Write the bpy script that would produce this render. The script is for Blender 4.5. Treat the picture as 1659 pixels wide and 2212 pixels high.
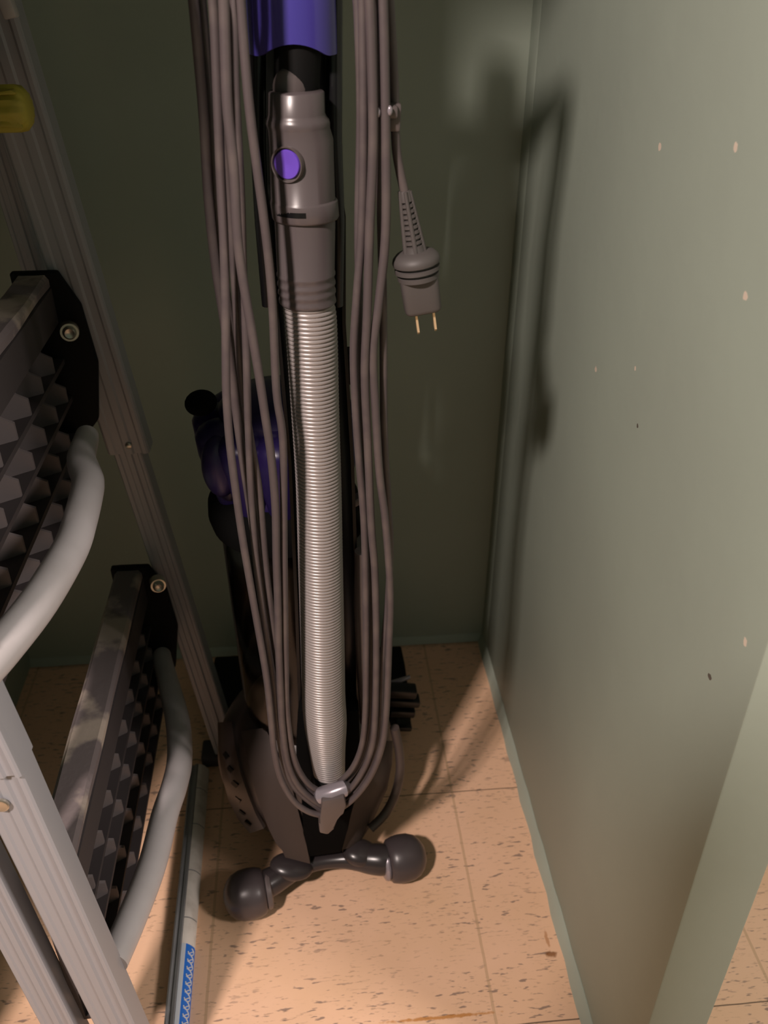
import bpy, bmesh, math, random
from mathutils import Vector, Matrix
random.seed(7)
for o in list(bpy.data.objects): bpy.data.objects.remove(o)
SC = bpy.context.scene
COL = SC.collection
PI = math.pi

# ------------------------------------------------------------------ camera
FPX, PITCH, YAW, ROLL, HC = 1892.44, 0.5699, 0.0907, 0.0021, 0.9493
CF = Vector((math.sin(YAW)*math.cos(PITCH), math.cos(YAW)*math.cos(PITCH), -math.sin(PITCH)))
_r = Vector((math.cos(YAW), -math.sin(YAW), 0)); _u = _r.cross(CF)
CR = _r*math.cos(ROLL) + _u*math.sin(ROLL)
CU = -_r*math.sin(ROLL) + _u*math.cos(ROLL)
CAM = Vector((0, 0, HC))
cd = bpy.data.cameras.new('camera'); cam = bpy.data.objects.new('camera', cd); COL.objects.link(cam)
cam.matrix_world = Matrix(((CR.x, CU.x, -CF.x, CAM.x), (CR.y, CU.y, -CF.y, CAM.y), (CR.z, CU.z, -CF.z, CAM.z), (0, 0, 0, 1)))
cd.sensor_fit = 'VERTICAL'; cd.sensor_height = 36; cd.lens = FPX/2212*36; cd.clip_start = .01
cd.dof.use_dof = True; cd.dof.focus_distance = .72; cd.dof.aperture_fstop = 9
SC.camera = cam

# ------------------------------------------------------------------ light
w = bpy.data.worlds.new('hall_air'); SC.world = w; w.use_nodes = True
w.node_tree.nodes['Background'].inputs[0].default_value = (.72, .95, .76, 1)
w.node_tree.nodes['Background'].inputs[1].default_value = .12
def area(name, loc, to, size, power, color, sy=None):
    l = bpy.data.lights.new(name, 'AREA'); l.size = size; l.energy = power; l.color = color
    if sy: l.shape = 'RECTANGLE'; l.size_y = sy
    o = bpy.data.objects.new(name, l); COL.objects.link(o); o.location = loc
    o.rotation_euler = (Vector(to)-Vector(loc)).to_track_quat('-Z', 'Y').to_euler(); return o
area('hall_lamp', (-.66, -.50, 1.80), (.05, .7, .4), .11, 31, (1, .835, .77))
area('hall_second_lamp', (1.45, -.42, 1.65), (0, .45, .3), .35, 24, (1, .88, .82))
SC.view_settings.view_transform = 'Standard'; SC.view_settings.look = 'None'
SC.view_settings.exposure = .2; SC.view_settings.gamma = 1; SC.view_settings.use_curve_mapping = False

# ------------------------------------------------------------------ picture measurements -> points of the place
def ray(x, y): return CR*((x-829.5)/FPX) - CU*((y-1106)/FPX) + CF
def at(x, y, Y): d = ray(x, y); return CAM + d*(Y/d.y)
def atX(x, y, X): d = ray(x, y); return CAM + d*(X/d.x)
def atZ(x, y, Z=0): d = ray(x, y); return CAM + d*((Z-HC)/d.z)
def mpp(P): return (Vector(P)-CAM).dot(CF)/FPX     # metres per pixel there

# ------------------------------------------------------------------ materials
def mat(name, col, rough=.5, metal=0, spec=.5, noise=None, bump=None, coat=0):
    m = bpy.data.materials.new(name); m.use_nodes = True; nt = m.node_tree; b = nt.nodes['Principled BSDF']
    b.inputs['Base Color'].default_value = (*col, 1); b.inputs['Roughness'].default_value = rough
    b.inputs['Metallic'].default_value = metal; b.inputs['Specular IOR Level'].default_value = spec
    b.inputs['Coat Weight'].default_value = coat
    tc = nt.nodes.new('ShaderNodeTexCoord')
    if noise:
        col2, scale, lo, hi = noise
        n = nt.nodes.new('ShaderNodeTexNoise'); n.inputs['Scale'].default_value = scale; n.inputs['Detail'].default_value = 5
        nt.links.new(tc.outputs['Object'], n.inputs['Vector'])
        r = nt.nodes.new('ShaderNodeMapRange'); r.inputs['From Min'].default_value = lo; r.inputs['From Max'].default_value = hi
        nt.links.new(n.outputs['Fac'], r.inputs['Value'])
        mx = nt.nodes.new('ShaderNodeMix'); mx.data_type = 'RGBA'
        mx.inputs['A'].default_value = (*col, 1); mx.inputs['B'].default_value = (*col2, 1)
        nt.links.new(r.outputs['Result'], mx.inputs['Factor']); nt.links.new(mx.outputs['Result'], b.inputs['Base Color'])
    if bump:
        sc, st = bump
        n = nt.nodes.new('ShaderNodeTexNoise'); n.inputs['Scale'].default_value = sc; n.inputs['Detail'].default_value = 4
        nt.links.new(tc.outputs['Object'], n.inputs['Vector'])
        bp = nt.nodes.new('ShaderNodeBump'); bp.inputs['Strength'].default_value = st; bp.inputs['Distance'].default_value = .002
        nt.links.new(n.outputs['Fac'], bp.inputs['Height']); nt.links.new(bp.outputs['Normal'], b.inputs['Normal'])
    return m

WALLC = (.327, .378, .315)
def chips(m, spots, colr):
    """little paint chips at given points (world = object space) over what feeds Base Color"""
    nt = m.node_tree; b = nt.nodes['Principled BSDF']
    src = b.inputs['Base Color'].links[0].from_socket if b.inputs['Base Color'].links else None
    geo = nt.nodes.new('ShaderNodeNewGeometry'); acc = None
    nz = nt.nodes.new('ShaderNodeTexNoise'); nz.inputs['Scale'].default_value = 260; nt.links.new(geo.outputs['Position'], nz.inputs['Vector'])
    for p, r in spots:
        d = nt.nodes.new('ShaderNodeVectorMath'); d.operation = 'DISTANCE'; d.inputs[1].default_value = p
        nt.links.new(geo.outputs['Position'], d.inputs[0])
        a = nt.nodes.new('ShaderNodeMath'); a.operation = 'MULTIPLY_ADD'; a.inputs[1].default_value = .004; nt.links.new(nz.outputs['Fac'], a.inputs[0])
        nt.links.new(d.outputs['Value'], a.inputs[2])
        c = nt.nodes.new('ShaderNodeMath'); c.operation = 'LESS_THAN'; c.inputs[1].default_value = r+.002; nt.links.new(a.outputs[0], c.inputs[0])
        if acc:
            s = nt.nodes.new('ShaderNodeMath'); s.operation = 'MAXIMUM'; nt.links.new(acc, s.inputs[0]); nt.links.new(c.outputs[0], s.inputs[1]); acc = s.outputs[0]
        else: acc = c.outputs[0]
    mx = nt.nodes.new('ShaderNodeMix'); mx.data_type = 'RGBA'; mx.inputs['B'].default_value = (*colr, 1)
    if src: nt.links.new(src, mx.inputs['A'])
    nt.links.new(acc, mx.inputs['Factor']); nt.links.new(mx.outputs['Result'], b.inputs['Base Color'])

XR, YB, YJ, XJ = .2601, 1.0796, .3699, .314
M = {}
M['wall'] = mat('sage_wall_paint', WALLC, .55, noise=((.303, .352, .29), 6, .35, .65), bump=(60, .12))
M['wall_r'] = mat('sage_wall_paint_worn', WALLC, .55, noise=((.307, .352, .295), 5, .35, .65), bump=(60, .12))
chips(M['wall_r'], [(tuple(atX(x, y, XR)), r) for x, y, r in ((1425, 316, .0028), (1589, 318, .0026), (1287, 798, .0028), (1372, 797, .0018), (1611, 640, .0028), (1610, 1386, .0026))], (.62, .52, .42))
chips(M['wall_r'], [(tuple(atX(x, y, XR)), r) for x, y, r in ((1533, 1462, .0024), (1377, 920, .0012))], (.10, .085, .07))
M['caulk'] = mat('sage_trim_paint', (.37, .41, .34), .4, bump=(90, .2))
M['purple'] = mat('purple_plastic', (.060, .047, .29), .28, coat=.2)
M['purple_dark'] = mat('dark_purple_plastic', (.013, .007, .055), .35)
M['button'] = mat('violet_button', (.15, .075, .52), .3)
M['black'] = mat('black_plastic', (.006, .006, .007), .3)
M['blackm'] = mat('black_matt_plastic', (.006, .006, .006), .7, spec=.15)
M['grey'] = mat('warm_grey_plastic', (.105, .088, .090), .30)
M['grey_d'] = mat('brown_grey_plastic', (.10, .082, .080), .36)
M['hose'] = mat('silver_hose_plastic', (.37, .335, .325), .34, metal=.25)
M['cord'] = mat('grey_cord_rubber', (.085, .068, .070), .48, noise=((.115, .093, .088), 40, .45, .7))
M['plug'] = mat('dark_grey_plug_rubber', (.080, .071, .068), .55)
M['brass'] = mat('brass_prong', (.85, .66, .42), .35, metal=.6)
M['ball'] = mat('dark_brown_shell', (.060, .046, .042), .38)
M['yoke'] = mat('brown_grey_shell', (.054, .041, .036), .5, spec=.25)
M['void'] = mat('dull_black_plastic', (.004, .004, .004), .9, spec=.05)  # also blackens the slabs that stand for hollows
M['stand'] = mat('dark_stand_plastic', (.032, .026, .027), .28)
M['wheel'] = mat('dark_grey_wheel', (.055, .044, .046), .34)
M['gloss'] = mat('glossy_grey_clip', (.30, .27, .30), .22, metal=.3)
M['rail'] = mat('grey_ladder_enamel', (.325, .325, .35), .42)
M['tube'] = mat('pale_ladder_tube', (.50, .47, .475), .38, noise=((.46, .43, .43), 30, .4, .7))
M['tread'] = mat('black_tread_plastic', (.045, .037, .038), .6)
M['dust'] = mat('dusty_tread_plastic', (.14, .115, .115), .8, noise=((.36, .30, .25), 15, .50, .58), bump=(120, .3))
M['wallrib'] = mat('dusty_lit_honeycomb_wall', (.11, .092, .092), .75)  # paler than the tread: dust, plus light painted onto these faces
M['steel'] = mat('bolt_steel', (.5, .47, .40), .3, metal=.9)
M['alu'] = mat('grey_strip_metal', (.30, .30, .31), .45, metal=.2, noise=((.22, .22, .23), 22, .4, .7))
M['tape'] = mat('white_strip_face', (.80, .74, .68), .6, noise=((.62, .56, .50), 60, .45, .75))
M['blue'] = mat('blue_label', (.02, .17, .68), .45)
M['white'] = mat('white_label', (.70, .70, .72), .5)
M['palelab'] = mat('pale_label_edge', (.60, .64, .70), .5)
M['yellow'] = mat('yellow_plastic', (.42, .36, .045), .5)
# smoky clear bin
m = bpy.data.materials.new('smoky_clear_plastic'); m.use_nodes = True; nt = m.node_tree; nt.nodes.clear()
out = nt.nodes.new('ShaderNodeOutputMaterial'); mx = nt.nodes.new('ShaderNodeMixShader'); fr = nt.nodes.new('ShaderNodeFresnel'); fr.inputs[0].default_value = 1.45
tr = nt.nodes.new('ShaderNodeBsdfTransparent'); tr.inputs[0].default_value = (.74, .62, .50, 1)
gl = nt.nodes.new('ShaderNodeBsdfGlossy'); gl.inputs['Roughness'].default_value = .15
nt.links.new(fr.outputs[0], mx.inputs[0]); nt.links.new(tr.outputs[0], mx.inputs[1]); nt.links.new(gl.outputs[0], mx.inputs[2]); nt.links.new(mx.outputs[0], out.inputs[0])
M['bin'] = m
# vinyl tile floor
def floor_mat():
    m = bpy.data.materials.new('peach_vinyl_tile'); m.use_nodes = True; nt = m.node_tree; N = nt.nodes; L = nt.links; b = N['Principled BSDF']
    geo = N.new('ShaderNodeNewGeometry')
    def math_(op, a, b_=None, c=None):
        n = N.new('ShaderNodeMath'); n.operation = op
        for i, v in enumerate((a, b_, c)):
            if v is None: continue
            if isinstance(v, (int, float)): n.inputs[i].default_value = v
            else: L.new(v, n.inputs[i])
        return n.outputs[0]
    def mapped(sx, sy, off=0):
        mp = N.new('ShaderNodeMapping'); mp.inputs['Scale'].default_value = (sx, sy, 1); mp.inputs['Location'].default_value = (off, off*1.7, 0)
        L.new(geo.outputs['Position'], mp.inputs['Vector']); return mp.outputs[0]
    def noise(vec, scale, detail=3, rough=.5):
        n = N.new('ShaderNodeTexNoise'); n.inputs['Scale'].default_value = scale; n.inputs['Detail'].default_value = detail; n.inputs['Roughness'].default_value = rough
        L.new(vec, n.inputs['Vector']); return n.outputs['Fac']
    def rng(v, lo, hi, a=0, c=1):
        r = N.new('ShaderNodeMapRange'); r.inputs['From Min'].default_value = lo; r.inputs['From Max'].default_value = hi
        r.inputs['To Min'].default_value = a; r.inputs['To Max'].default_value = c; L.new(v, r.inputs['Value']); return r.outputs['Result']
    def mix(f, A, B):
        x = N.new('ShaderNodeMix'); x.data_type = 'RGBA'
        if isinstance(f, (int, float)): x.inputs['Factor'].default_value = f
        else: L.new(f, x.inputs['Factor'])
        for s, v in (('A', A), ('B', B)):
            if isinstance(v, tuple): x.inputs[s].default_value = (*v, 1)
            else: L.new(v, x.inputs[s])
        return x.outputs['Result']
    base = mix(rng(noise(mapped(1, 1), 9, 4), .35, .65), (.83, .53, .355), (.77, .49, .31))
    # fine travertine-like flecks lying across the tile
    f1 = rng(noise(mapped(.27, 1.05), 215, 2.2, .55), .60, .66)
    f1 = math_('MULTIPLY', f1, rng(noise(mapped(.5, 1.3, 3), 14, 2), .40, .52))
    f2 = rng(noise(mapped(.24, 1.0, 9), 400, 2, .5), .60, .68)
    f2 = math_('MULTIPLY', f2, rng(noise(mapped(.6, 1.2, 5), 22, 2), .38, .55))
    c = mix(math_('MULTIPLY', f2, .5), base, (.30, .19, .13))
    c = mix(math_('MULTIPLY', f1, .72), c, (.16, .12, .11))
    sp = N.new('ShaderNodeSeparateXYZ'); L.new(geo.outputs['Position'], sp.inputs[0])
    def joint(sock, o, wd):
        a = math_('SUBTRACT', sock, o); a = math_('DIVIDE', a, .305); a = math_('ADD', a, 20.5); a = math_('FRACT', a); a = math_('SUBTRACT', a, .5); a = math_('ABSOLUTE', a)
        return math_('LESS_THAN', a, wd/.305)
    wob = math_('MULTIPLY_ADD', noise(mapped(1, 1), 30, 2), .0012, -.0006)
    c = mix(math_('MULTIPLY', joint(math_('ADD', sp.outputs[0], wob), .1628, .0016), .55), c, (.47, .31, .18))
    c = mix(math_('MULTIPLY', joint(math_('ADD', sp.outputs[1], wob), .7746, .0007), .9), c, (.12, .08, .055))
    def blob(cx, cy, sx, sy, colr, st, cur):
        dx = math_('DIVIDE', math_('SUBTRACT', sp.outputs[0], cx), sx); dy = math_('DIVIDE', math_('SUBTRACT', sp.outputs[1], cy), sy)
        d = math_('SQRT', math_('ADD', math_('MULTIPLY', dx, dx), math_('MULTIPLY', dy, dy)))
        d = math_('ADD', d, math_('MULTIPLY_ADD', noise(mapped(1, 1, 2), 170, 3), 1.6, -.8))
        return mix(math_('MULTIPLY', rng(d, 1, .5), st), cur, colr)
    p = atZ(1190, 2062); c = blob(p.x, p.y, .008, .004, (.22, .08, .02), .85, c)
    p = atZ(1182, 2030); c = blob(p.x, p.y, .0025, .013, (.45, .20, .08), .7, c)
    p = atZ(950, 2198); c = blob(p.x, p.y, .065, .0024, (.48, .19, .03), .8, c)
    p = atZ(1097, 1640); c = blob(p.x, p.y, .010, .006, (.25, .17, .13), .5, c)
    # grime gathered along the back and side walls
    g = math_('ADD', math_('SUBTRACT', 1.0796, sp.outputs[1]), math_('MULTIPLY', noise(mapped(1, 1, 4), 60, 3), -.014))
    c = mix(rng(g, .008, -.004, 0, .85), c, (.05, .035, .025))
    L.new(c, b.inputs['Base Color']); b.inputs['Roughness'].default_value = .42; b.inputs['Specular IOR Level'].default_value = .35
    bp = N.new('ShaderNodeBump'); bp.inputs['Strength'].default_value = .25; bp.inputs['Distance'].default_value = .001; bp.invert = True
    L.new(f1, bp.inputs['Height']); L.new(bp.outputs['Normal'], b.inputs['Normal'])
    return m
M['floor'] = floor_mat()

# ------------------------------------------------------------------ mesh helpers
def smooth_path(P, n):
    """Catmull-Rom through points; P items are tuples (any length)"""
    out = []
    for i in range(len(P)-1):
        a = P[max(i-1, 0)]; b = P[i]; c = P[i+1]; d = P[min(i+2, len(P)-1)]
        for k in range(n):
            t = k/n
            out.append(tuple(.5*((2*q)+(-p+r)*t+(2*p-5*q+4*r-s)*t*t+(-p+3*q-3*r+s)*t**3) for p, q, r, s in zip(a, b, c, d)))
    out.append(tuple(P[-1])); return out

class MB:
    def __init__(s): s.bm = bmesh.new()
    def ring_loft(s, rings, caps=True, closed=True):
        V = [[s.bm.verts.new(p) for p in r] for r in rings]
        n = len(rings[0])
        for a, b in zip(V, V[1:]):
            for i in range(n if closed else n-1):
                j = (i+1) % n
                s.bm.faces.new((a[i], a[j], b[j], b[i]))
        if caps and closed:
            s.bm.faces.new(list(reversed(V[0]))); s.bm.faces.new(V[-1])
        return V
    def tube(s, pts, rad, seg=14, caps=True, flat=1):
        """pts: Vectors, rad: number or list"""
        pts = [Vector(p) for p in pts]; n = len(pts)
        if not hasattr(rad, '__len__'): rad = [rad]*n
        rings = []; prev = None
        for i, p in enumerate(pts):
            t = (pts[min(i+1, n-1)]-pts[max(i-1, 0)]).normalized()
            if prev is None:
                a = Vector((0, 1, 0)) if abs(t.y) < .9 else Vector((1, 0, 0))
                x = (a - t*a.dot(t)).normalized()
            else: x = (prev - t*prev.dot(t)).normalized()
            prev = x; y = t.cross(x)
            rings.append([p + (x*math.cos(2*PI*k/seg)*flat + y*math.sin(2*PI*k/seg))*rad[i] for k in range(seg)])
        s.ring_loft(rings, caps); return s
    def lathe(s, base, axis, prof, seg=40, sx=1, ref=None, caps=True):
        """prof: list of (distance along axis, radius)"""
        base = Vector(base); ax = Vector(axis).normalized()
        a = Vector(ref) if ref else (Vector((1, 0, 0)) if abs(ax.x) < .9 else Vector((0, 1, 0)))
        x = (a-ax*a.dot(ax)).normalized(); y = ax.cross(x)
        s.ring_loft([[base+ax*h+(x*math.cos(2*PI*k/seg)*sx+y*math.sin(2*PI*k/seg))*r for k in range(seg)] for h, r in prof], caps); return s
    def box(s, c, sz, rot=None, bev=0):
        c = Vector(c); r = bmesh.ops.create_cube(s.bm, size=1)
        vs = r['verts']
        for v in vs:
            p = Vector((v.co.x*sz[0], v.co.y*sz[1], v.co.z*sz[2]))
            if rot is not None: p = rot @ p
            v.co = c+p
        if bev:
            es = list({e for v in vs for e in v.link_edges})
            bmesh.ops.bevel(s.bm, geom=es, offset=bev, segments=2, affect='EDGES', profile=.5)
        return s
    def prism(s, poly, vec, bev=0):
        poly = [Vector(p) for p in poly]; vec = Vector(vec)
        a = [s.bm.verts.new(p) for p in poly]; b = [s.bm.verts.new(p+vec) for p in poly]
        n = len(poly); s.bm.faces.new(a); s.bm.faces.new(list(reversed(b)))
        for i in range(n): s.bm.faces.new((a[i], b[i], b[(i+1) % n], a[(i+1) % n]))
        if bev:
            es = list({e for v in a+b for e in v.link_edges})
            bmesh.ops.bevel(s.bm, geom=es, offset=bev, segments=2, affect='EDGES', profile=.5)
        return s
    def ell(s, c, r, rot=None, u=24, v=14):
        c = Vector(c); q = bmesh.ops.create_uvsphere(s.bm, u_segments=u, v_segments=v, radius=1)
        for x in q['verts']:
            p = Vector((x.co.x*r[0], x.co.y*r[1], x.co.z*r[2]))
            if rot is not None: p = rot @ p
            x.co = c+p
        return s
    def build(s, name, material, parent=None, ang=38):
        bm = s.bm; bmesh.ops.recalc_face_normals(bm, faces=bm.faces)
        off = Vector((0, 0, 0)); p = parent
        while p is not None: off += p.location; p = p.parent
        for v in bm.verts: v.co -= off
        me = bpy.data.meshes.new(name); bm.to_mesh(me); bm.free()
        me.polygons.foreach_set('use_smooth', [True]*len(me.polygons)); me.set_sharp_from_angle(angle=math.radians(ang))
        me.materials.append(material)
        o = bpy.data.objects.new(name, me); COL.objects.link(o)
        if parent is not None: o.parent = parent
        return o
def empty(name, loc, label, cat):
    o = bpy.data.objects.new(name, None); COL.objects.link(o); o.location = loc; o.empty_display_size = .05
    o['label'] = label; o['category'] = cat; return o
def struct(o): o['kind'] = 'structure'; return o

# ------------------------------------------------------------------ room shell
ZC = 1.32  # unseen ceiling and header, set low to hold back hall light
fl = MB(); fl.box((.25, .1, -.02), (3.6, 3.4, .04)); struct(fl.build('floor', M['floor']))
XL = -.46
b = MB(); b.box((-.05, YB+.03, ZC/2), (1.05, .06, ZC)); struct(b.build('wall_back', M['wall']))
b = MB(); b.prism([(XR, YJ, 0), (XJ, YJ, 0), (XJ, YB+.06, 0), (XR, YB+.06, 0)], (0, 0, ZC), .0015); struct(b.build('wall_right', M['wall_r'], ang=30))
b = MB(); b.box((XL-.03, (YB+.40)/2, ZC/2), (.06, YB-.40+.12, ZC)); struct(b.build('wall_left', M['wall']))
b = MB(); b.box(((XL+XJ)/2, (YB+.37)/2+.02, ZC+.02), (XJ-XL+.12, YB-.37+.14, .04)); struct(b.build('ceiling', M['wall']))
b = MB(); b.box(((XL+1.6)/2-.3, .385, ZC+.49), (2.9, .03, .98)); b.prism([(-1.4, .37, 0), (-.42, .37, 0), (-.37, .37, .66), (-.31, .37, .81), (-.198, .37, .93), (-.18, .37, 1.08), (-.176, .37, 1.2), (-.185, .37, ZC+.01), (-1.4, .37, ZC+.01)], (0, .03, 0)); struct(b.build('front_blocker', M['wall']))  # unseen panel, added; left edge shaped to keep the lamp off the back wall
# thin painted bead in the back corner and the rounded beads at the foot of the walls
b = MB(); b.prism([(XR, YB, 0), (XR-.0007, YB, 0), (XR-.0007, YB-.034, 0), (XR, YB-.036, 0)], (0, 0, ZC)); struct(b.build('trim_1', M['wall']))
def bead(p0, p1, inw, h, wd):
    p0 = Vector(p0); p1 = Vector(p1); inw = Vector(inw)
    prof = [(0, h), (.10, h*1.0), (.35, h*.80), (.62, h*.50), (.86, h*.2), (1, 0)]
    mb = MB(); n = 26; rings = []
    for i in range(n+1):
        p = p0.lerp(p1, i/n); jw = 1+.10*math.sin(i*1.9)+.06*math.sin(i*4.1)
        rings.append([p+inw*(wd*jw*a)+Vector((0, 0, z*jw)) for a, z in prof]+[p.copy()])
    mb.ring_loft(rings); return mb
struct(bead((XR, YJ, 0), (XR, YB, 0), (-1, 0, 0), .014, .009).build('baseboard_right', M['caulk']))
struct(bead((XL, YB, 0), (XR, YB, 0), (0, -1, 0), .012, .007).build('baseboard_back', M['wall']))

# unseen stand-in for the photographer, added so its corner shades the partition's foot
hc = MB(); hc.box((-.12, -.26, .575), (.24, .40, 1.15), None, .004); HCB = hc.build('blocker', M['wall'])
HCB['label'] = 'tall narrow unseen box behind the viewer, added to block the lamp'; HCB['category'] = 'blocker'

# ------------------------------------------------------------------ upright vacuum cleaner
VX = empty('vacuum_cleaner', (0, .70, 0), 'upright purple and grey vacuum cleaner with ribbed hose, standing before the green wall', 'vacuum cleaner')
YH = .635
def P(x, y, Y=YH): return at(x, y, Y)
def pxlathe(mb, rows, Y, seg=44):
    """rows: (x, y, full width px) down an upright round body whose axis lies at depth Y"""
    rings = []
    for x, y, wd in rows:
        c = at(x, y, Y); r = wd/2*mpp(c)
        rings.append([c+Vector((math.cos(2*PI*k/seg)*r, math.sin(2*PI*k/seg)*r, 0)) for k in range(seg)])
    mb.ring_loft(rings); return mb
# purple wand sheath with an arched lower edge
mb = MB(); seg = 48; c0 = P(634, 104, .655); r = 95*mpp(c0); rings = []
for z, rr in ((c0.z, r*.93), (c0.z, r), (c0.z+.02, r), (.99, r*.98), (1.0, r*.8), (1.0, r*.55), (1.09, r*.55), (1.1, r*.4)):
    ring = []
    for k in range(seg):
        a = 2*PI*k/seg; arch = (.0075*max(0, 1-(math.cos(a)/.75)**2) if math.sin(a) < 0 else .004) if z == c0.z else 0
        ring.append(Vector((c0.x+math.cos(a)*rr, c0.y+math.sin(a)*rr, z+arch-.003)))
    rings.append(ring)
mb.ring_loft(rings, caps=False); mb.build('wand_sheath', M['purple'], VX)
# black duct: half-round channel behind the hose
mb = MB(); rings = []
for x, y, wd in ((640, 60, 190), (640, 110, 188), (644, 400, 186), (662, 470, 170), (672, 700, 150), (694, 1000, 142), (706, 1300, 138), (711, 1540, 132)):
    c = at(x, y, .672); r = wd/2*mpp(c); ring = []
    for k in range(25):
        a = PI+PI*k/24
        ring.append(c+Vector((math.cos(a)*r, -math.sin(a)*r*.6, 0)))
    for k in range(25):
        a = 2*PI-PI*k/24
        ring.append(c+Vector((math.cos(a)*r*.9, -math.sin(a)*r*.48, 0)))
    # little lips towards the front
    rings.append(ring)
mb.ring_loft(rings)
mb.build('duct', M['black'], VX)
# side cheeks of the channel up by the wand
mb = MB()
for xs in (557, 722):
    mb.tube([at(xs, -120, .655), at(xs, 60, .655), at(xs, 300, .655), at(xs+8, 480, .655), at(xs+(20 if xs < 600 else 8), 660, .66)], [.0055, .0055, .0055, .005, .004], 12)
mb.build('channel_edge', M['black'], VX)
# inner tube with round catch
mb = MB(); pxlathe(mb, [(645, 60, 104), (643, 110, 102), (641, 206, 98)], .645); ti = mb.build('inner_tube', M['blackm'], VX)
mb = MB(); c = at(627, 192, .634); mb.ell(c, (.0115, .006, .013)); mb.build('catch', M['grey_d'], VX)
# hose cuff
mb = MB(); pxlathe(mb, [(640, 196, 116), (640, 199, 122), (640, 244, 124), (641, 252, 130), (642, 258, 138), (643, 266, 140), (644, 272, 138), (645, 276, 136), (650, 300, 140), (654, 428, 140),
                        (655, 430, 144), (656, 433, 147), (660, 466, 145), (660, 470, 141), (658, 472, 130), (659, 480, 131), (661, 585, 124),
                        (661, 588, 127), (661, 592, 127), (661, 596, 122), (662, 604, 122), (662, 608, 126), (662, 612, 126), (662, 616, 121), (663, 622, 121), (663, 626, 125), (663, 630, 125), (664, 634, 120), (664, 640, 120), (664, 644, 123), (665, 650, 123), (665, 655, 112)], YH, 56)
cuff = mb.build('hose_cuff', M['grey'], VX, 50)
bc = at(621, 342, YH); rr = 70*mpp(bc); axc = at(652, 342, YH)
nb = (at(621, 342, YH)-axc); ox = nb.x; nrm = Vector((ox/rr, -math.sqrt(1-(ox/rr)**2), 0)); surf = axc+nrm*rr
mb = MB(); mb.lathe(surf-nrm*.004, nrm, [(0, .0115), (.0052, .0115), (.0058, .0112), (.0056, .0104), (.0030, .0100)], 40); mb.build('button_ring', M['grey_d'], cuff)
mb = MB(); mb.lathe(surf-nrm*.004, nrm, [(0, .0094), (.0046, .0094), (.0054, .0088), (.0052, .006), (.0048, .003), (.0046, .0006)], 40); mb.build('button', M['button'], cuff)
sc_ = at(629, 448, YH); a_ = at(658, 448, YH); mb = MB(); rr2 = 72.5*mpp(a_)
poly = []
for k in range(13):
    xx = at(598+62*k/12, 448, YH).x-a_.x; poly.append(Vector((a_.x+xx, a_.y-math.sqrt(rr2**2-xx**2)-.0003, a_.z)))
top = [p+Vector((0, 0, .0018)) for p in poly]; bot = [p-Vector((0, 0, .0018)) for p in poly]
mb.ring_loft([[t, t+Vector((0, .002, 0)), u_+Vector((0, .002, 0)), u_] for t, u_ in zip(top, bot)])
mb.build('catch_slot', M['black'], cuff)
# ribbed hose
ctrl = [(665, 652, 112), (672, 700, 113), (681, 890, 104), (688, 1040, 99), (692, 1200, 97), (697, 1400, 95), (699, 1500, 94), (703, 1560, 92), (707, 1620, 78), (713, 1690, 64)]
pts = smooth_path([(*at(x, y, YH), wd/2*mpp(at(x, y, YH))) for x, y, wd in ctrl], 40)
# resample by arc length
cum = [0]
for a, b_ in zip(pts, pts[1:]): cum.append(cum[-1]+(Vector(a[:3])-Vector(b_[:3])).length)
def samp(d):
    import bisect
    i = max(1, min(len(cum)-1, bisect.bisect_left(cum, d))); t = (d-cum[i-1])/max(1e-9, cum[i]-cum[i-1])
    return tuple(p+(q-p)*t for p, q in zip(pts[i-1], pts[i]))
pitch = .00335; n = int(cum[-1]/pitch); rings = []; seg = 48
for i in range(n):
    for fr_, k in ((0, .945), (.16, .985), (.5, 1.0), (.72, .99), (.88, .95)):
        x, y, z, r = samp((i+fr_)*pitch); rings.append([Vector((x+math.cos(2*PI*j/seg)*r*k, y+math.sin(2*PI*j/seg)*r*k, z)) for j in range(seg)])
mb = MB(); mb.ring_loft(rings); mb.build('hose', M['hose'], VX, 60)
# lower collar and cord hook
mb = MB(); pxlathe(mb, [(712, 1672, 66), (712, 1680, 80), (714, 1700, 84), (716, 1722, 76), (716, 1730, 60)], YH-.004); hk = mb.build('lower_collar', M['blackm'], VX)
mb = MB(); mb.tube([at(690, 1716, .602), at(694, 1718, .597), at(718, 1712, .595), at(742, 1703, .597), at(747, 1700, .602)], [.006, .0088, .0092, .0088, .006], 20); mb.build('cord_hook', M['gloss'], VX)
mb = MB(); Yk = .584
poly = [at(x, y, Yk) for x, y in ((694, 1732), (744, 1722), (748, 1742), (742, 1760), (724, 1770), (722, 1792), (708, 1804), (690, 1800), (688, 1780), (696, 1768), (694, 1750))]
mb.prism(poly, (0, .016, 0), .002); mb.build('hook_tongue', M['grey_d'], VX)
# cyclone: ring of cones, dark purple
cy = at(597, 900, .765); CYX, CYY = .035-.068, .765
mb = MB(); ztop = .570; nL = 11
for k in range(nL):
    a = 2*PI*(k+.3)/nL; rr_ = .060
    top_ = Vector((CYX+math.cos(a)*rr_, CYY+math.sin(a)*rr_, ztop)); bot_ = Vector((CYX+math.cos(a)*.052, CYY+math.sin(a)*.052, .475))
    mb.tube([top_+(bot_-top_)*t for t in (-.12, -.06, 0, .18, .5, .8, 1)], [.010, .020, .0235, .0235, .019, .0135, .010], 20)
mb.lathe((CYX, CYY, .46), (0, 0, 1), [(0, .058), (.05, .058), (.09, .058), (.125, .056), (.135, .045), (.14, .02)], 40)
mb.build('cyclone', M['purple_dark'], VX)
mb = MB(); mb.lathe((CYX, CYY, .455), (0, 0, 1), [(0, .068), (.002, .074), (.014, .077), (.028, .076), (.040, .070), (.044, .062)], 48); mb.build('cyclone_collar', M['void'], VX)
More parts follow.
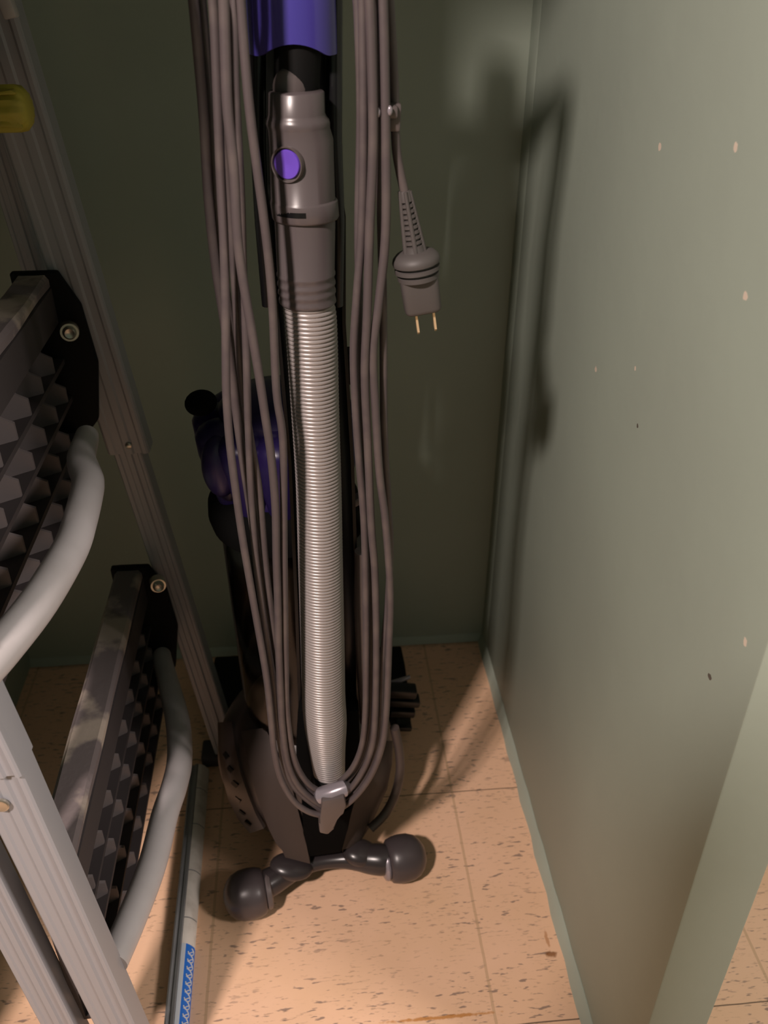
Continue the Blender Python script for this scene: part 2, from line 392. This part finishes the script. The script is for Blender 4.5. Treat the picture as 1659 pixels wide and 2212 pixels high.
mb = MB(); mb.ell((CYX-.070, CYY-.01, .594), (.015, .02, .010)); mb.build('bin_catch', M['void'], VX)
mb = MB(); mb.ell((CYX-.055, CYY-.045, .545), (.017, .017, .032)); mb.build('cyclone_cone', M['purple_dark'], VX)
mb = MB(); mb.box(at(765, 1082, .69), (.022, .012, .008), Matrix.Rotation(math.radians(-28), 3, 'Y'), .002); mb.build('strap', M['grey'], VX)
mb = MB(); mb.box(at(752, 790, .72), (.020, .02, .03), None, .003); mb.build('upper_latch', M['blackm'], VX)
# clear bin
BX, BY = -.022, .765
prof = [(.455, .074), (.44, .077), (.30, .075), (.22, .074), (.175, .068), (.145, .052), (.13, .03), (.127, .002)]
mb = MB(); mb.lathe((BX, BY, 0), (0, 0, 1), [(z, r_) for z, r_ in prof], 56); bn = mb.build('dust_bin', M['bin'], VX, 60)
mb = MB(); mb.lathe((BX+.01, BY+.005, 0), (0, 0, 1), [(.45, .045), (.33, .044), (.32, .050), (.26, .048), (.25, .03)], 36); mb.build('shroud', M['blackm'], bn)
mb = MB(); mb.tube([at(782, 1190, .665), at(783, 1300, .667), at(786, 1420, .668), at(790, 1560, .67)], [.007, .0085, .008, .006], 16); mb.build('bin_edge_sheen', M['grey'], VX)  # grey rod modelled in place of the reflection along the bin's right edge
# motor ball, its shells and the yoke
BC = Vector((at(664, 1650, .765).x, .765, .113)); RB = .112
mb = MB(); mb.ell(BC, (RB*.97, RB*.92, RB*.985), None, 48, 32); ball = mb.build('ball', M['ball'], VX)
def onball(x, y, off=0.0, sc=(1.0, .94, 1.0)):
    """first point of the pixel's sight line on the ball's ellipsoid, else None"""
    d = ray(x, y); o = CAM-BC; R_ = RB+off
    dx = Vector((d.x/sc[0], d.y/sc[1], d.z/sc[2])); ox = Vector((o.x/sc[0], o.y/sc[1], o.z/sc[2]))
    A = dx.dot(dx); B = 2*dx.dot(ox); C_ = ox.dot(ox)-R_*R_; D = B*B-4*A*C_
    if y > 1765:      # the shells run straight down below the ball's belly
        q = onball(x, 1765, off, sc); return at(x, y, q.y-(y-1765)*.00012)
    if D < 0: t = -B/(2*A)
    else: t = (-B-math.sqrt(D))/(2*A)
    return CAM+d*t
def band(rows, off, th, nx=8):
    """curved shell over the ball between left and right pixel edges"""
    mb = MB(); fr_ = []; bk = []
    for xl, xr, y1, y2 in rows:
        f_ = []; k_ = []
        for i in range(nx+1):
            t = i/nx; p = onball(xl+(xr-xl)*t, y1+(y2-y1)*t, off); nn = (p-BC).normalized()
            f_.append(p); k_.append(p-nn*th)
        fr_.append(f_); bk.append(k_)
    mb.ring_loft([a+list(reversed(b_)) for a, b_ in zip(fr_, bk)]); return mb
band([(520, 572, 1580, 1572), (528, 590, 1610, 1606), (540, 610, 1660, 1655), (552, 632, 1710, 1706), (566, 643, 1752, 1748), (580, 654, 1790, 1790), (596, 662, 1822, 1826), (610, 667, 1838, 1850), (616, 670, 1852, 1866)], .004, .006).build('yoke_arm', M['yoke'], VX)
band([(790, 848, 1600, 1600), (786, 846, 1660, 1655), (772, 836, 1715, 1705), (762, 818, 1745, 1745), (752, 800, 1785, 1785), (742, 782, 1818, 1812), (738, 762, 1836, 1830)], .004, .006).build('yoke_arm', M['yoke'], VX)
band([(470, 500, 1560, 1560), (472, 508, 1620, 1615), (480, 520, 1680, 1672), (494, 536, 1730, 1718), (514, 552, 1770, 1758), (540, 570, 1800, 1790)], .002, .004, 5).build('vent_shell', M['ball'], ball)
for x, y in ((487, 1632), (496, 1662), (506, 1694), (512, 1728), (522, 1756), (534, 1780)):
    p = onball(x, y, .0025); nn = (p-BC).normalized(); t = Vector((0, 0, 1)); t = (t-nn*t.dot(nn)).normalized(); s_ = t.cross(nn)
    mb = MB(); mb.prism([p+s_*a*.0048+t*c*.0032+s_*c*.0015 for a, c in ((-1, -1), (1, -1), (1, 1), (-1, 1))], nn*-.003); mb.build('vent_slot', M['black'], ball)
mb = MB(); mb.tube(smooth_path([tuple(at(x, y, Y)) for x, y, Y in ((852, 1572, .715), (862, 1620, .715), (864, 1670, .71), (852, 1720, .70), (830, 1760, .69), (800, 1790, .68))], 5), .0055, 14); mb.build('side_shell', M['ball'], ball)
# solid black slabs filling in for the dark hollows by hose and stand
mb = MB(); mb.prism([at(x, y, .657) for x, y in ((646, 1535), (776, 1535), (778, 1650), (752, 1740), (672, 1740), (640, 1650))], (0, .03, 0), .002); mb.build('hose_well_dark', M['void'], VX)
mb = MB(); mb.prism([at(x, y, .648) for x, y in ((652, 1742), (690, 1765), (730, 1765), (762, 1740), (752, 1790), (738, 1842), (668, 1852), (655, 1800))], (0, .03, 0), .002); mb.build('stand_recess_dark', M['void'], VX)
# stabiliser stand with its two round wheels
st = MB(); YS = .64
def SP(x, y, z=.030): return atZ(x, y, z)
path = [(560, 1920, 62), (590, 1902, 60), (618, 1888, 50), (650, 1873, 40), (690, 1862, 34), (730, 1857, 36), (765, 1855, 48), (795, 1855, 62), (822, 1857, 66), (840, 1858, 60)]
sp = smooth_path([(*SP(x, y, .036), wd/2*mpp(SP(x, y, .036))) for x, y, wd in path], 5)
st.tube([p[:3] for p in sp], [p[3] for p in sp], 20)
for x, y, a_, c_ in ((630, 1872, .026, .011), (778, 1842, .022, .012)): st.ell(SP(x, y, .044), (a_, .018, c_), Matrix.Rotation(.25, 3, 'Y'))
stn = st.build('stand', M['stand'], VX)
for (x, y, wd, dr) in ((534, 1932, 106, -1), (873, 1853, 100, 1)):
    c = SP(x, y, .031); r_ = wd/2*mpp(c); ax = (SP(873, 1853, .031)-SP(534, 1932, .031)).normalized()*dr
    mb = MB(); mb.lathe(c-ax*r_*.75, ax, [(0, r_*.55), (r_*.02, r_*.80), (r_*.10, r_*.90), (r_*.34, r_*.97), (r_*.62, r_*1.0), (r_*1.0, r_*.97), (r_*1.3, r_*.85), (r_*1.5, r_*.66), (r_*1.65, r_*.4), (r_*1.71, r_*.12)], 40)
    wh = mb.build('wheel', M['wheel'], VX)
    mb = MB(); mb.lathe(c-ax*r_*1.0, ax, [(0, r_*.62), (r_*.05, r_*.74), (r_*.16, r_*.78), (r_*.24, r_*.74), (r_*.3, r_*.6)], 36); mb.build('wheel_collar', M['gloss'] if dr > 0 else M['grey_d'], wh)
# cleaner head on the far side
hd = MB()
prof = [(.892, .004), (.884, .016), (.892, .034), (.92, .050), (.97, .056), (1.02, .046), (1.045, .02), (1.045, .004)]
hd.prism([(-.165, y, z) for y, z in prof], (.285, 0, 0), .003); hdo = hd.build('cleaner_head', M['blackm'], VX)
mb = MB(); mb.tube([at(846, 1474, .885), at(866, 1469, .883), at(886, 1462, .885)], [.003, .0035, .003], 12); mb.build('edge_strip', M['gloss'], hdo)
mb = MB()
for x, y, s1, s2 in ((868, 1492, .040, .014), (872, 1512, .044, .012), (868, 1534, .036, .012), (872, 1566, .022, .008)):
    mb.box(at(x, y, .87), (s1, .02, s2), Matrix.Rotation(.15, 3, 'Y'), .003)
mb.build('side_bracket', M['black'], hdo)
mb = MB(); mb.tube([(-.02, .80, .10), (-.02, .90, .07), (-.02, .96, .05)], [.03, .028, .025], 18); mb.build('neck', M['blackm'], VX)
# cord hook above the picture
mb = MB(); mb.box((-.012, .630, 1.052), (.10, .06, .014), None, .005); mb.build('upper_cord_hook', M['grey_d'], VX)

# power cord: one long cord wound between the hooks
RC = .0030
strands = [
 # left bunch
 ([(440, -70), (460, 0), (469, 181), (476, 362), (483, 506), (487, 651), (488, 800), (490, 870), (496, 953), (507, 1044), (525, 1170), (550, 1315), (575, 1460), (586, 1560), (592, 1620), (606, 1680), (632, 1727), (664, 1752), (700, 1762)], .590, .594, 1.04),
 ([(476, -70), (483, 0), (487, 120), (492, 240), (505, 362), (516, 542), (545, 723), (561, 820), (573, 900), (586, 989), (595, 1098), (597, 1206), (600, 1300), (602, 1400), (606, 1500), (610, 1570), (622, 1650), (650, 1705), (700, 1744)], .578, .600, 1.08),
 ([(512, -70), (519, 0), (537, 217), (555, 362), (574, 506), (588, 651), (597, 845), (611, 953), (613, 1134), (615, 1315), (617, 1440), (620, 1545), (636, 1640), (665, 1692), (705, 1716)], .584, .604, 1.0),
 ([(505, -70), (506, 40), (509, 200), (520, 420), (526, 620), (532, 760), (535, 881), (539, 989), (544, 1100), (554, 1220), (572, 1350), (592, 1480), (600, 1570), (614, 1650), (640, 1706), (700, 1754)], .606, .600, .96),
 ([(462, -70), (468, 40), (476, 200), (495, 420), (508, 620), (520, 800), (540, 940), (560, 1060), (574, 1220), (590, 1350), (606, 1470), (614, 1560), (628, 1640), (655, 1697), (700, 1730)], .612, .606, .96),
 ([(408, -70), (418, 0), (430, 130), (441, 260), (450, 420), (464, 560), (484, 690), (500, 800), (516, 930), (540, 1090), (566, 1260), (588, 1400), (600, 1500)], .62, .612, 1.15),
 ([(424, -70), (434, 0), (446, 140), (456, 300), (466, 440), (478, 560), (496, 690), (512, 820), (530, 960), (552, 1120), (580, 1290), (598, 1420), (608, 1520)], .626, .616, 1.1),
 # right bunch
 ([(776, -70), (783, 0), (785, 289), (781, 500), (770, 650), (764, 760), (768, 880), (776, 1000), (786, 1120), (790, 1279), (791, 1420), (789, 1545), (781, 1612), (762, 1658), (735, 1688), (705, 1716)], .588, .604, 1.0),
 ([(792, -70), (799, 0), (806, 289), (798, 506), (793, 680), (788, 808), (794, 953), (802, 1134), (810, 1243), (813, 1400), (810, 1560), (800, 1625), (776, 1678), (744, 1716), (700, 1744)], .580, .600, 1.05),
 ([(821, -70), (827, 0), (833, 289), (833, 500), (820, 640), (806, 760), (811, 881), (820, 1025), (833, 1130), (843, 1279), (840, 1400), (834, 1545), (823, 1620), (795, 1685), (752, 1735), (700, 1762)], .588, .594, 1.05),
 ([(812, -70), (818, 20), (820, 289), (824, 500), (828, 700), (829, 881), (832, 985), (838, 1080), (843, 1180), (838, 1300), (826, 1430), (820, 1560), (806, 1640), (776, 1695), (740, 1732), (700, 1754)], .600, .602, .98),
 ([(768, -70), (774, 40), (779, 240), (774, 480), (776, 640), (780, 800), (783, 940), (796, 1100), (803, 1250), (802, 1400), (800, 1540), (788, 1622), (764, 1668), (738, 1698), (700, 1730)], .604, .608, .95),
]
mb = MB()
for pl, Y0, Y1, k in strands:
    x0 = pl[0][0]; lf = x0 < 640; s9 = 1 if lf else -1
    pl = [(640, -730), (640-s9*120, -700), (x0-s9*20, -570), (x0-s9*14, -320)] + pl
    n = len(pl); q = []
    for i, (x, y) in enumerate(pl):
        t = i/(n-1); Y = Y0+(Y1-Y0)*t
        q.append(tuple(at(x, y, Y)))
    mb.tube(smooth_path(q, 6), RC*k, 12)
# loose end running down to the plug
pc = smooth_path([tuple(at(x, y, Y)) for x, y, Y in ((800, -560, .60), (822, -300, .60), (834, -70, .60), (841, 0, .60), (849, 130, .60), (853, 240, .60), (856, 320, .60), (864, 370, .60), (874, 416, .60), (878, 440, .60))], 6)
mb.tube(pc, RC*1.0, 12)
cord = mb.build('power_cord', M['cord'], VX, 60)
mb = MB(); mb.box(at(850, 252, .60), (.009, .010, .017), Matrix.Rotation(.05, 3, 'Y'), .002); mb.box(at(838, 240, .597), (.012, .012, .008), None, .002); mb.build('cord_clip', M['grey_d'], cord)
mb = MB(); mb.ell(at(816, 243, .588), (.0018, .0018, .003)); mb.ell(at(842, 239, .588), (.0018, .0018, .003)); mb.build('clip_glint', M['gloss'], cord)  # two pale beads modelled as the glints on the clip
# plug
pa = at(874, 412, .60); pb = at(897, 548, .60); pe = at(914, 672, .60)
ax1 = (pb-pa); L1 = ax1.length; ax1.normalize()
mb = MB(); prof = []; ns = 9
prof.append((0, .0036)); prof.append((.001, .0040))
for i in range(ns):
    t0 = .16+.74*i/ns; t1 = t0+.74/ns*.5
    r0 = .0040+.0035*t0
    prof += [(L1*t0, r0), (L1*(t0+.006), r0-.0014), (L1*(t1-.006), r0-.0014), (L1*t1, r0+.0002)]
prof.append((L1, .0076))
prof.append((L1+.002, .009))
mb.lathe(pa, ax1, prof, 28, ref=(1, 0, 0))
# solid webs that close the slits at front, back and sides
for sgn in (-1, 0, 1):
    p0 = pa+Vector((sgn*.0030, -.0042, 0)) if sgn == 0 else pa+Vector((sgn*.0034, -.0012, 0)); p1 = pb+Vector((sgn*.0066, -.0022, 0)) if sgn else pb+Vector((0, -.0062, 0))
    mb.tube([p0, p1], [.0013, .0019], 8)
ax2 = (pe-pb); L2 = ax2.length; ax2.normalize()
mb.lathe(pb-ax2*.002, ax2, [(0, .009), (.0015, .0135), (.004, .0160), (.0065, .0168), (.0085, .0164), (.009, .0135), (.0105, .0135), (.011, .0158), (.0135, .0160), (.0142, .0130), (.0155, .0130), (.016, .0146), (.019, .0146), (.0195, .0135)], 40, ref=(1, 0, 0))
# flattened body
rings = []
sx_ = Vector((1, 0, 0)); sx_ = (sx_-ax2*sx_.dot(ax2)).normalized(); sy_ = ax2.cross(sx_)
for h, hw, hd_ in ((.016, .0135, .010), (.022, .0134, .0098), (L2-.003, .0132, .0092), (L2-.001, .0126, .0086), (L2, .0115, .0075)):
    c = pb+ax2*h; ring = []
    for k in range(36):
        a = 2*PI*k/36; ca, sa = math.cos(a), math.sin(a)
        ring.append(c+sx_*hw*math.copysign(abs(ca)**.45, ca)+sy_*hd_*math.copysign(abs(sa)**.45, sa))
    rings.append(ring)
mb.ring_loft(rings)
plug = mb.build('plug', M['plug'], cord, 50)
for sgn in (-1, 1):
    c = pe+sx_*sgn*.0063; mb = MB(); e = ax2*.0165
    mb.prism([c+sy_*a-ax2*.002 for a in (-.0032, .0032)]+[c+sy_*.0032+e*.85, c+sy_*.0+e, c-sy_*.0032+e*.85], sx_*.0016)
    mb.build('prong', M['brass'], cord)

# ------------------------------------------------------------------ folded step ladder
LD = empty('step_ladder', (-.20, .63, 0), 'folded grey step ladder with black treads and pale curved bars, at the left', 'ladder')
def rail(name, Pt, Pb, wx, dy, m, sgn=1, ridges=True):
    """channel post between two points; profile in the horizontal plane"""
    Pt = Vector(Pt); Pb = Vector(Pb); h = wx/2; d = dy/2
    g = .0012; pr = [(-h, -d+.004), (-h*.93, -d+.0012), (-h*.85, -d), (-h*.62, -d), (-h*.52, -d+g), (-h*.2, -d+g), (-h*.10, -d), (h*.2, -d), (h*.30, -d+g*1.6), (h*.60, -d+g*1.6), (h*.7, -d), (h*.85, -d), (h*.94, -d+.0012), (h, -d+.004), (h, d*.8), (h*.9, d), (-h*.9, d), (-h, d*.8)]
    mb = MB(); mb.ring_loft([[p+Vector((x, y*sgn, 0)) for x, y in pr] for p in (Pb, Pt)]); return mb
YF, YN = .85, .42
# far posts: lower section and the wider sleeve above it
def ctr(xl, yl, xr, yr, Y): a = at(xl, yl, Y); b_ = at(xr, yr, Y); return (a+b_)/2, (b_-a).length
def postline(pl, pr_, z0, z1, Y):
    """edges given as pixel pairs -> x(z) of left and right edge at depth Y"""
    (a, b_), (c, d) = pl, pr_
    A, B, C_, D = at(*a, Y), at(*b_, Y), at(*c, Y), at(*d, Y)
    f = lambda P0, P1, z: P0.x+(P1.x-P0.x)*(z-P0.z)/(P1.z-P0.z)
    return [(f(A, B, z), f(C_, D, z)) for z in (z0, z1)]
def mkpost(name, pl, pr_, z0, z1, Y, dy, m, sub=None):
    (l0, r0), (l1, r1) = postline(pl, pr_, z0, z1, Y)
    mb = rail(name, ((l1+r1)/2, Y+dy/2, z1), ((l0+r0)/2, Y+dy/2, z0), ((r0-l0)+(r1-l1))/2, dy, m); return mb.build(name, m, LD, 25)
mkpost('rail', ((221, 932), (330, 1240)), ((312, 980), (462, 1474)), .012, .60, YF, .024, M['rail'])
mkpost('rail_sleeve', ((108, 600), (221, 932)), ((158, 443), (316, 977)), at(316, 977, YF).z, 1.30, YF-.003, .03, M['rail'])
mkpost('rail', ((0, 1822), (201, 2212)), ((60, 1680), (289, 2212)), .012, .60, YN, .024, M['rail'])
mkpost('rail_sleeve', ((-120, 1590), (0, 1822)), ((0, 1548), (57, 1664)), at(60, 1671, YN).z, 1.30, YN-.003, .03, M['rail'])
mkpost('rear_leg', ((0, 443), (63, 630)), ((0, 250), (112, 640)), .56, 1.0, .90, .02, M['rail'])
mkpost('rear_leg', ((0, 2087), (64, 2212)), ((0, 1877), (178, 2212)), .012, 1.0, YN+.006, .022, M['rail'])
for x, Y in ((-.150, YF+.012), (-.170, YN+.012), (-.225, YN+.017)):
    mb = MB(); mb.box((x, Y, .010), (.048, .034, .02), None, .003); mb.build('foot', M['tread'], LD)
# hole with screw in the near sleeve
pz = at(0, 1742, YN-.003); mb = MB(); mb.lathe(pz+Vector((0, .002, 0)), (0, -1, 0), [(0, .006), (.0018, .006), (.0022, .005), (.0016, .003)], 24); mb.build('screw', M['steel'], LD)
def tread(dz, dx):
    z1 = .347+dz; z0 = .135+dz; y0, y1 = YN+.022, YF-.002; xf = -.205+dx; xb = -.236+dx
    mb = MB()
    # dusty upper edge: a long flat strip with rounded rims
    prof = [(xb, z1-.016), (xb, z1-.004), (xb+.004, z1), (xf-.003, z1), (xf, z1-.004), (xf, z1-.010), (xf-.004, z1-.012)]
    n = 14; mb.ring_loft([[(x, y0+(y1-y0)*i/n, z+.0010*math.sin(i*1.3+j)) for j, (x, z) in enumerate(prof)] for i in range(n+1)])
    mb.build('tread_edge', M['dust'], LD, 30)
    mb = MB(); L = y1-y0
    mb.box(((xb+.004), (y0+y1)/2, (z0+z1-.01)/2), (.006, L, z1-.01-z0))
    mb.prism([(xf-.003, y0, z1-.011), (xf+.001, y0, z1-.012), (xf+.001, y0, z1-.046), (xf-.003, y0, z1-.048)], (0, L, 0))
    # long ribs
    H = z1-.048-z0; nz = 4; ch = H/nz
    for j in range(nz+1):
        mb.prism([(xb+.004, y0, z0+ch*j), (xf-.001, y0, z0+ch*j+.001), (xf-.001, y0, z0+ch*j+.006), (xb+.004, y0, z0+ch*j+.005)], (0, L, 0))
    nf = len(mb.bm.faces)
    # the cross walls of the honeycomb, staggered, with hollowed upper rims
    ny = 9; cell = L/ny
    for j in range(nz):
        za = z0+ch*j+.004; zb = za+ch-.003; off = cell/2 if j % 2 else 0
        for i in range(ny):
            ya = y0+cell*i+off+.006
            if ya > y1-.02: continue
            cx0, cx1 = xb+.004, xf-.002
            poly = [(cx0, za), (cx1, za), (cx1, za+(zb-za)*.45), (cx1-(cx1-cx0)*.3, za+(zb-za)*.62), (cx1-(cx1-cx0)*.6, zb), (cx0, zb)]
            mb.prism([Vector((x, ya+(x-cx0)*.55, z)) for x, z in poly], (0, .003, 0))
    mb.bm.faces.ensure_lookup_table()
    for f in mb.bm.faces[nf:]: f.material_index = 1
    mb.build('tread_plate', M['tread'], LD, 25).data.materials.append(M['wallrib'])
    # end cheek by the far post
    mb = MB(); mb.prism([(xb-.004, y1-.012, z1+.003), (xf+.008, y1-.012, z1+.003), (xf+.024, y1-.012, z1-.03), (xf+.030, y1-.012, z1-.09), (xf+.020, y1-.012, z0+.06), (xb, y1-.012, z0)], (0, .01, 0), .002)
    mb.build('tread_bracket', M['blackm'], LD)
tread(0, 0); tread(.345, -.036); tread(.69, -.072)
# pale bars under the treads, bowed outwards
def bar(rows, z):
    q = [(*atZ(x, y, z), wd/2*mpp(atZ(x, y, z))) for x, y, wd in rows]
    q = smooth_path(q, 6); mb = MB(); mb.tube([p[:3] for p in q], [.0105+.0030*min(1, i/18) for i in range(len(q))], 22); mb.build('support_bar', M['tube'], LD)
bar([(350, 1412, 0), (352, 1430, 0), (366, 1485, 0), (384, 1560, 0), (388, 1640, 0), (376, 1700, 0), (356, 1760, 0), (328, 1870, 0), (282, 1990, 0), (243, 2078, 0)], .22)
bar([(188, 940, 0), (184, 958, 0), (176, 988, 0), (181, 1012, 0), (190, 1038, 0), (187, 1068, 0), (171, 1131, 0), (150, 1190, 0), (84, 1300, 0), (0, 1405, 0), (-62, 1472, 0)], .565)
for x, y in ((150, 718), (342, 1265)):
    c = at(x, y, .815); mb = MB(); mb.lathe(c, (.25, -1, .1), [(-.010, .009), (0, .009), (.001, .0085), (.001, .0065), (.004, .0060), (.0055, .0045), (.0045, .002)], 20); mb.build('bolt', M['steel'], LD)
c = at(278, 962, YF-.003); mb = MB(); mb.lathe(c, (0, -1, 0), [(-.004, .0035), (.0015, .0035), (.0025, .002)], 14); mb.build('rivet', M['steel'], LD)
# pale clip at the very top of the far sleeve
mb = MB(); mb.box(at(14, 6, YF-.03), (.011, .012, .022), Matrix.Rotation(-.2, 3, 'Y'), .002); mb.build('plastic_clip', M['tube'], LD)

# yellow ribbed cap hanging on the far rail
yc = at(8, 235, .77); 
mb = MB(); ax = Vector((1, -.10, .03)).normalized(); prof = [(-.034, .0165)]
prof += [(-.032, .0165), (.010, .0165), (.016, .0155), (.0195, .012), (.0205, .006)]
base = yc; seg = 40; rings = []
up = Vector((0, 0, 1)); sd = ax.cross(up).normalized(); up = sd.cross(ax)
for h, r_ in prof:
    rings.append([base+ax*h+(sd*math.cos(2*PI*k/seg)+up*math.sin(2*PI*k/seg))*(r_*(1+(.06 if k % 3 == 0 else -.03))) for k in range(seg)])
mb.ring_loft(rings)
yo = empty('yellow_cap', (yc.x, yc.y, yc.z-.017), 'ribbed yellow plastic cap poking in beside the dark ladder post', 'cap')
mb.build('ribbed_grip', M['yellow'], yo, 60)
mb = MB(); mb.prism([at(x, y, .755) for x, y in ((0, 262), (40, 262), (46, 268), (49, 279), (40, 277), (0, 275))], (0, .012, 0), .001); mb.build('lip', M['yellow'], yo)
mb = MB(); mb.prism([at(x, y, .755) for x, y in ((-5, 198), (24, 194), (34, 201), (30, 205), (-5, 206))], (0, .014, 0), .001); mb.build('tab', M['yellow'], yo)

# ------------------------------------------------------------------ metal strip lying on the floor
pn = atZ(406, 2207, .010); pf = atZ(459, 1552, .010); pn.z = pf.z = 0
dirv = (pf-pn).normalized(); A = pn-dirv*.030; B_ = pn+dirv*((.838-pn.y)/dirv.y)
nx = Vector((dirv.y, -dirv.x, 0))
SL = empty('metal_strip', ((A.x+B_.x)/2, .60, 0), 'long grey metal strip with white face and blue label, lying beside the ladder', 'metal strip')
GW, WW = .0110, .0128       # grey channel, white rounded face
mb = MB(); HZ = .017
pr = [(-WW, 0), (-WW, HZ-.001), (-WW-.0012, HZ+.001), (-WW-GW*.40, HZ), (-WW-GW*.48, HZ-.002), (-WW-GW*.72, HZ-.002), (-WW-GW*.8, HZ), (-WW-GW*.97, HZ-.001), (-WW-GW, HZ-.003), (-WW-GW, 0)]
mb.ring_loft([[p+nx*a+Vector((0, 0, z)) for a, z in pr] for p in (A, B_)]); mb.build('channel', M['alu'], SL, 25)
arc = [(-WW*(1-t), HZ*(1-.10*t-.62*t**2.6)) for t in [k/8 for k in range(9)]]
def skin(p0, p1, a0, a1, out, name, m, par, n=1):
    """part of the rounded face between arc fractions a0..a1"""
    mb = MB(); seq = []
    for k in range(9):
        t = a0+(a1-a0)*k/8; q = t*8; i = min(7, int(q)); f = q-i
        seq.append((arc[i][0]*(1-f)+arc[i+1][0]*f, arc[i][1]*(1-f)+arc[i+1][1]*f+out))
    low = [(seq[-1][0], 0), (seq[0][0], 0)] if out == 0 else [(a, z-out-.0004) for a, z in reversed(seq)]
    mb.ring_loft([[p0.lerp(p1, j/n)+nx*a+Vector((0, 0, z)) for a, z in seq+low] for j in range(n+1)]); return mb.build(name, m, par, 40)
tps = (atZ(420, 2040, .012)-pn).dot(dirv); ps = pn+dirv*tps
tp = skin(ps, B_, 0, 1, 0, 'white_face', M['tape'], SL)
for t in (.12, .36, .62, .84):
    c = ps+(B_-ps)*t; skin(c, c+dirv*.0011, 0, 1, .0003, 'crack_line', M['alu'], tp)
lb = skin(A, ps, 0, 1, 0, 'label', M['blue'], SL)
skin(A, ps, 0, .36, .0002, 'label_border', M['palelab'], lb)
def onarc(c, t, out=.0004):
    q = t*8; i = min(7, int(q)); f = q-i
    return c+nx*(arc[i][0]*(1-f)+arc[i+1][0]*f)+Vector((0, 0, arc[i][1]*(1-f)+arc[i+1][1]*f+out))
mb = MB(); Lc = (ps-A).length; n = int(Lc/.0085)
for i in range(n):
    c = A+dirv*(i*.0085+.004)
    mb.tube([onarc(c+dirv*(.0040*math.cos(a)), .76+.20*math.sin(a)) for a in [.2+k*.47 for k in range(10)]], .0007, 6)
    mb.tube([onarc(c+dirv*.002, .95), onarc(c-dirv*.001, .78), onarc(c-dirv*.004, .58)], .0006, 6)
mk = mb.build('label_marks', M['white'], lb)
